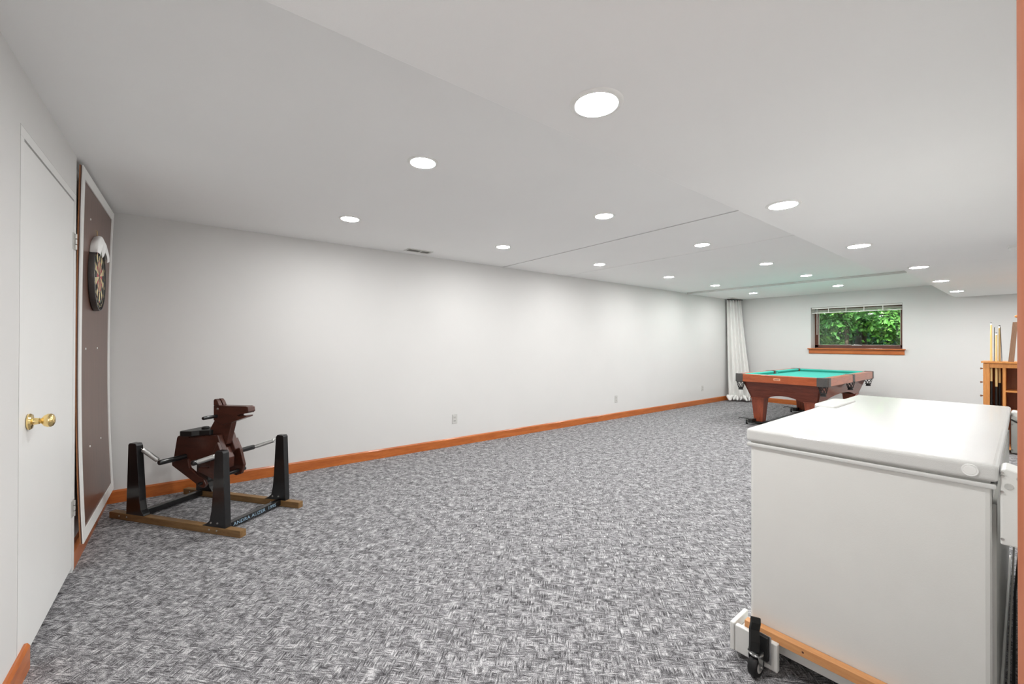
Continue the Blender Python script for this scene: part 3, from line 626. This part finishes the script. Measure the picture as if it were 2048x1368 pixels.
# ------------------------------------------------------------------ pool table
TX0, TX1, TY0, TY1, TZ = 6.87, 9.42, 1.80, 3.03, .80
TL_, TWd = TX1 - TX0, TY1 - TY0
pt = thing('pool_table', 'wooden pool table with turquoise cloth and leather net pockets', 'pool table', (TX0, TY0, 0))
obj('slate_bed', M().box(.06, TL_ - .06, .06, TWd - .06, .700, .752), 'felt', pt, label='turquoise cloth playing surface')
rw = .115; cg = .125
def rail(x0, x1, y0, y1, mat): return obj('rail', M().box(x0, x1, y0, y1, TZ - .118, TZ), mat, pt, bevel=.008, bseg=3)
rail(0, rw, cg, TWd - cg, 'pool_rail'); rail(TL_ - rw, TL_, cg, TWd - cg, 'pool_rail')
for y0 in (0, TWd - rw):
    rail(cg, TL_ / 2 - .055, y0, y0 + rw, 'pool_rail_x'); rail(TL_ / 2 + .055, TL_ - cg, y0, y0 + rw, 'pool_rail_x')
def cushion(p0, p1, inn):
    p0, p1, inn = Vector(p0), Vector(p1), Vector(inn); ax = (p1 - p0).normalized(); m_ = M()
    prof = [(-.03, TZ - .002), (.0, TZ + .001), (.045, TZ - .006), (.052, TZ - .014), (.03, .750), (-.03, .750)]
    a = [m_.bm.verts.new(p0 + inn * u + ax * max(0, u) * .9 + Vector((0, 0, v))) for u, v in prof]; c = [m_.bm.verts.new(p1 + inn * u - ax * max(0, u) * .9 + Vector((0, 0, v))) for u, v in prof]
    m_.bm.faces.new(a); m_.bm.faces.new(c[::-1])
    for i in range(6): m_.bm.faces.new((a[i], a[(i + 1) % 6], c[(i + 1) % 6], c[i]))
    obj('cushion', m_, 'felt', pt)
q = rw - .012
cushion((q, cg + .004, 0), (q, TWd - cg - .004, 0), (1, 0, 0)); cushion((TL_ - q, cg + .004, 0), (TL_ - q, TWd - cg - .004, 0), (-1, 0, 0))
for y0, inn in ((q, (0, 1, 0)), (TWd - q, (0, -1, 0))):
    cushion((cg + .004, y0, 0), (TL_ / 2 - .06, y0, 0), inn); cushion((TL_ / 2 + .06, y0, 0), (TL_ - cg - .004, y0, 0), inn)
def net(parent, cx, cy, ztop, rx=.066, ry=.056, hgt=.115):
    w = M(); n = 7
    ring = lambda z, r: [(cx + rx * r * math.cos(2 * PI * k / 20), cy + ry * r * math.sin(2 * PI * k / 20), z) for k in range(20)]
    w.tube(ring(ztop, 1), .005, 5, closed=True); w.tube(ring(ztop - hgt * .80, .62), .006, 5, closed=True)
    for sgn in (1, -1):
        for k in range(n):
            pts = []
            for j in range(6):
                t = j / 5; a = 2 * PI * (k / n) + sgn * t * 1.25; rr = 1 - .38 * t
                pts.append((cx + rx * rr * math.cos(a), cy + ry * rr * math.sin(a), ztop - hgt * .80 * t))
            w.tube(pts, .0036, 5)
    w.lathe([(.034, ztop - hgt * .80), (.030, ztop - hgt * .9), (.036, ztop - hgt * 1.12), (0, ztop - hgt * 1.12)], (cx, cy, 0), (0, 0, 1), 12)
    obj('net', w, 'net_leather', parent, smooth=True)
for ix in (0, 1):
    for iy in (0, 1):
        fx = (lambda v: v) if ix == 0 else (lambda v: TL_ - v); fy = (lambda v: v) if iy == 0 else (lambda v: TWd - v)
        arc = [(cg + .004, -.004), (.055, -.002), (.022, .012), (.006, .030), (-.002, .055), (-.004, cg + .004)]
        inner = [(.105, cg + .004), (.135, .150), (cg + .004, .105)]
        pts = [(fx(u), fy(v)) for u, v in arc + [(.075, cg + .004), (.080, .100), (.100, .080), (cg + .004, .075)]]
        pk = obj('corner_pocket', M().prism(pts, XY, TZ - .122, TZ + .004), 'leather', pt, bevel=.005)
        obj('mouth', M().lathe([(.058, .742), (.058, .7535), (0, .7535)], (fx(.112), fy(.112), 0), (0, 0, 1), 18), 'dark_void', pk)
        net(pk, fx(.070), fy(.070), TZ - .125)
for iy in (0, 1):
    fy = (lambda v: v) if iy == 0 else (lambda v: TWd - v)
    pk = obj('side_pocket', M().prism([(TL_ / 2 - .055, fy(-.003)), (TL_ / 2 + .055, fy(-.003)), (TL_ / 2 + .057, fy(.120)), (TL_ / 2 + .045, fy(.120)), (TL_ / 2 + .03, fy(.05)), (TL_ / 2 - .03, fy(.05)), (TL_ / 2 - .045, fy(.120)), (TL_ / 2 - .057, fy(.120))], XY, TZ - .110, TZ + .003), 'leather', pt, bevel=.004)
    obj('mouth', M().lathe([(.055, .742), (.055, .7535), (0, .7535)], (TL_ / 2, fy(.10), 0), (0, 0, 1), 18), 'dark_void', pk)
    net(pk, TL_ / 2, fy(.045), TZ - .112)
# tapering body panels with arched lower edge
zt, zb = .690, .425
ax0, ax1, ay0, ay1 = .085, TL_ - .085, .095, TWd - .095       # top rectangle
bx0, bx1, by0, by1 = .215, TL_ - .250, .165, TWd - .165       # bottom rectangle
def body_panel(c0t, c1t, c0b, c1b, inn, mat, a0, a1, rise):
    m_ = M(); c0t, c1t, c0b, c1b, inn = map(Vector, (c0t, c1t, c0b, c1b, inn)); prof = [(0, 1), (0, 0), (a0, 0)]
    for k in range(1, 12): u = a0 + (a1 - a0) * k / 12; prof.append((u, rise * (1 - (2 * k / 12 - 1) ** 2) ** .8))
    prof += [(a1, 0), (1, 0), (1, 1)]
    def P_(u, v): return (c0b.lerp(c1b, u)).lerp(c0t.lerp(c1t, u), v)
    front = [m_.bm.verts.new(P_(u, v)) for u, v in prof]; back = [m_.bm.verts.new(P_(u, v) + inn * .022) for u, v in prof]
    m_.bm.faces.new(front); m_.bm.faces.new(back[::-1]); n = len(prof)
    for i in range(n): m_.bm.faces.new((front[i], front[(i + 1) % n], back[(i + 1) % n], back[i]))
    bmesh.ops.triangulate(m_.bm, faces=[f for f in m_.bm.faces if len(f.verts) > 4])
    obj('body_panel', m_, mat, pt)
body_panel((ax0, ay1, zt), (ax0, ay0, zt), (bx0, by1, zb), (bx0, by0, zb), (1, 0, 0), 'pool_body', .26, .74, .22)
body_panel((ax1, ay0, zt), (ax1, ay1, zt), (bx1, by0, zb), (bx1, by1, zb), (-1, 0, 0), 'pool_body', .26, .74, .22)
body_panel((ax0, ay0, zt), (ax1, ay0, zt), (bx0, by0, zb), (bx1, by0, zb), (0, 1, 0), 'pool_body_x', .13, .87, .30)
body_panel((ax1, ay1, zt), (ax0, ay1, zt), (bx1, by1, zb), (bx0, by1, zb), (0, -1, 0), 'pool_body_x', .13, .87, .30)
obj('name_plate', M().box(-.003, .001, TWd * .505 - .045, TWd * .505 + .045, TZ - .072, TZ - .040), 'plate_copper', pt, bevel=.002, label='small copper name plate')
obj('plate_marks', M().box(-.0036, -.002, TWd * .505 - .033, TWd * .505 + .033, TZ - .061, TZ - .052), 'frame_brown', pt)
for ix in (0, 1):
    for iy in (0, 1):
        cx = bx0 + .100 if ix == 0 else bx1 - .100; cy = by0 + .092 if iy == 0 else by1 - .092
        lg = obj('leg', M().hexa([(cx - .062, cy - .062, .045), (cx + .062, cy - .062, .045), (cx + .062, cy + .062, .045), (cx - .062, cy + .062, .045)],
                                 [(cx - .095, cy - .090, .415), (cx + .095, cy - .090, .415), (cx + .095, cy + .090, .415), (cx - .095, cy + .090, .415)]), 'pool_leg', pt, bevel=.004)
        obj('leg_cap', M().box(cx - .108, cx + .108, cy - .102, cy + .102, .413, .427), 'pool_leg', lg, bevel=.004)
        obj('foot_plate', M().box(cx - .115, cx + .075, cy - .075, cy + .075, .022, .046).prism([(cx - .215, .030), (cx - .06, .022), (cx - .06, .085), (cx - .15, .095), (cx - .215, .09)], XZ, cy + .03, cy + .092), 'black_plastic', lg, bevel=.003)
        c = caster(pt, (cx - .19, cy + .115, 0), math.radians(10), .034, .024, hub='trim_white')
        obj('brake_pedal', M().prism([(-.012, .088), (.02, .090), (.02, .098), (-.012, .097)], XZ, -.02, .05).prism([(.050, .090), (.105, .082), (.118, .070), (.124, .074), (.110, .092), (.050, .098)], YZ, -.012, .012), 'black_plastic', c)
        obj('side_plate', M().box(-.03, .03, -.022, -.018, .02, .075), 'steel', c)

# ------------------------------------------------------------------ curtain in the far corner
w = M(); nz, nc = 36, 110; g = []
p0t, p1t = Vector((9.56, 4.385)), Vector((9.92, 4.215)); p0b, p1b = Vector((9.52, 4.330)), Vector((9.73, 3.885))
perp = Vector((-.80, -.60))
for j in range(nz + 1):
    t = j / nz; z = 2.262 * (1 - t) + .075 * t; row = []
    e = t ** 1.25
    a, b2 = p0t.lerp(p0b, e), p1t.lerp(p1b, e)
    for i in range(nc + 1):
        u = i / nc
        amp = .030 + .018 * t
        ph = u * 2 * PI * 5.5 + .6 * math.sin(u * 8 + t * 1.2) + .35 * t
        off = amp * math.sin(ph) + .008 * math.sin(u * 23 + t * 2.0) + .03 * math.sin(PI * u)
        bul = .05 * math.exp(-((t - .93) / .07) ** 2) * math.sin(u * 17)
        p = a.lerp(b2, u) + perp * (off + bul)
        row.append(w.bm.verts.new((p.x - 9.75, p.y - 4.2, z)))
    g.append(row)
for j in range(nz):
    for i in range(nc): w.bm.faces.new((g[j][i], g[j][i + 1], g[j + 1][i + 1], g[j + 1][i]))
ct = thing('corner_curtain', 'long pale curtain gathered in the far corner and puddling on the carpet', 'curtain', (9.75, 4.2, 0))
cu = obj('drape', w, 'curtain_cloth', ct, smooth=True); s_ = cu.modifiers.new('thick', 'SOLIDIFY'); s_.thickness = .004
# puddled hem: folded rolls of cloth
rnd = random.Random(5)
for k in range(9):
    a = Vector((9.50 + .035 * k + rnd.uniform(-.02, .02), 4.30 - .045 * k + rnd.uniform(-.03, .03), 0)); ang = rnd.uniform(-.6, .9) + 2.3
    L_ = rnd.uniform(.16, .26); pts = []
    for j in range(9):
        t = j / 8; pts.append(a + Vector((math.cos(ang + t * .9), math.sin(ang + t * .9), 0)) * L_ * (t - .35) + Vector((0, 0, .036 + .075 * math.sin(PI * t) * rnd.uniform(.7, 1.1))))
    pts = [Vector((min(p.x, 9.95) - 9.75, min(p.y, 4.36) - 4.2, p.z)) for p in pts]
    obj('hem_fold', M().tube(pts, [.014, .026, .032, .034, .033, .034, .032, .026, .014], 10), 'curtain_cloth', ct, smooth=True)
obj('curtain_rail', M().tube([(-.20, .165, 2.276), (.19, .0, 2.276)], .008, 8), 'slot_dark', ct)
obj('cord_cleat', M().box(-.155, -.135, .115, .135, 2.19, 2.225), 'white_cloth', ct)

# ------------------------------------------------------------------ cue cabinet
CX, CYL, CYR, CZ = 7.5, .436, -.18, 1.072
cb = thing('cue_cabinet', 'honey oak cabinet with open cue slot and cubbyholes by the right edge', 'cabinet', (CX, CYR, 0))
cw = CYL - CYR; cdp = .42
obj('top', M().box(-.018, .020, -.015, cw + .016, CZ - .020, CZ).box(.112, cdp + .01, -.015, cw + .016, CZ - .020, CZ).box(.020, .112, -.015, .470, CZ - .020, CZ).box(.020, .112, .578, cw + .016, CZ - .020, CZ), 'honey_oak', cb)
for yy in (cw - .052, 0):
    obj('corner_post', M().box(0, .05, yy, yy + .052, .02, CZ - .021), 'honey_oak', cb, bevel=.004)
    obj('corner_post', M().box(cdp - .05, cdp, yy, yy + .052, .02, CZ - .021), 'honey_oak', cb, bevel=.004)
obj('apron_rail', M().box(.002, .03, .052, cw - .052, CZ - .075, CZ - .021), 'honey_oak', cb, bevel=.002)
obj('back_panel', M().box(.30, .315, .052, cw - .052, .05, CZ - .021), 'honey_oak_dark', cb)
obj('divider', M().box(.004, .30, cw - .173, cw - .150, .05, CZ - .075), 'honey_oak', cb)
obj('divider', M().box(.012, .30, .052, .066, .05, CZ - .075), 'honey_oak', cb)
for zz in (.50, .735): obj('shelf', M().box(.006, .30, .066, cw - .173, zz - .018, zz), 'honey_oak', cb)
obj('bottom', M().box(.002, .40, .052, cw - .052, .05, .075), 'honey_oak', cb)
for k in range(5):
    z1 = CZ - .030 - k * .165
    dr = obj('drawer_front', M().box(.054, cdp - .054, cw - .012, cw + .004, z1 - .155, z1), 'honey_oak', cb, bevel=.003)
    obj('knob', M().lathe([(.006, 0), (.007, .010), (.013, .018), (.012, .024), (0, .027)], (.09, cw + .004, z1 - .06), (0, 1, 0), 12), 'weathered', dr, smooth=True)
obj('rack_post', M().box(.02, .055, .318, .350, CZ, 1.575), 'honey_oak', cb, bevel=.004)
obj('finial', M().lathe([(.018, 0), (.040, .012), (.046, .024), (.040, .036), (.015, .042), (0, .043)], (.037, .334, 1.575), (0, 0, 1), 20), 'honey_oak', cb, smooth=True)
def cue(x, y, z0, z1, label, dark=True):
    t = thing('pool_cue', label, 'pool cue', (x, y, z0), 0, 'cues standing in the cabinet')
    L_ = z1 - z0
    obj('shaft', M().lathe([(.0115, L_ * .52), (.0105, L_ * .7), (.0085, L_ - .03)], (0, 0, 0), (0, 0, 1), 12), 'cue_maple', t, smooth=True)
    obj('butt', M().lathe([(0, 0), (.014, 0), (.0145, .03), (.0116, L_ * .52)], (0, 0, 0), (0, 0, 1), 12), 'black_plastic' if dark else 'mahogany', t, smooth=True)
    obj('ferrule', M().lathe([(.0085, L_ - .03), (.0082, L_ - .010)], (0, 0, 0), (0, 0, 1), 12), 'trim_white', t, smooth=True)
    obj('tip', M().lathe([(.0082, L_ - .010), (.0078, L_ - .003), (0, L_)], (0, 0, 0), (0, 0, 1), 12), 'slot_dark', t, smooth=True)
cue(CX + .04, .375, .078, 1.535, 'tallest pale maple pool cue, leftmost on the oak cabinet')
cue(CX + .05, .335, .078, 1.415, 'shorter pool cue just right of the tallest one')
cue(CX + .09, .312, .078, 1.500, 'thin pale pool cue beside the wire rest on the cabinet')
wr = thing('wire_rest', 'thin dark metal wire hoop standing on the oak cabinet', 'wire rest', (CX + .07, .335, CZ))
obj('wire', M().tube([(0, .018, 0), (0, .016, .405), (0, -.030, .412), (0, -.042, 0)], .0028, 6), 'slot_dark', wr)
ln = thing('wooden_bar', 'weathered wooden bar leaning against the finial post of the oak cabinet', 'bar', (CX + .02, .222, CZ))
o = obj('plank', M().hexa([(-.012, -.022, 0), (.012, -.022, 0), (.012, .022, 0), (-.012, .022, 0)], [(-.012, -.050, .46), (.012, -.050, .46), (.012, -.012, .46), (-.012, -.012, .46)]), 'weathered', ln, bevel=.002)
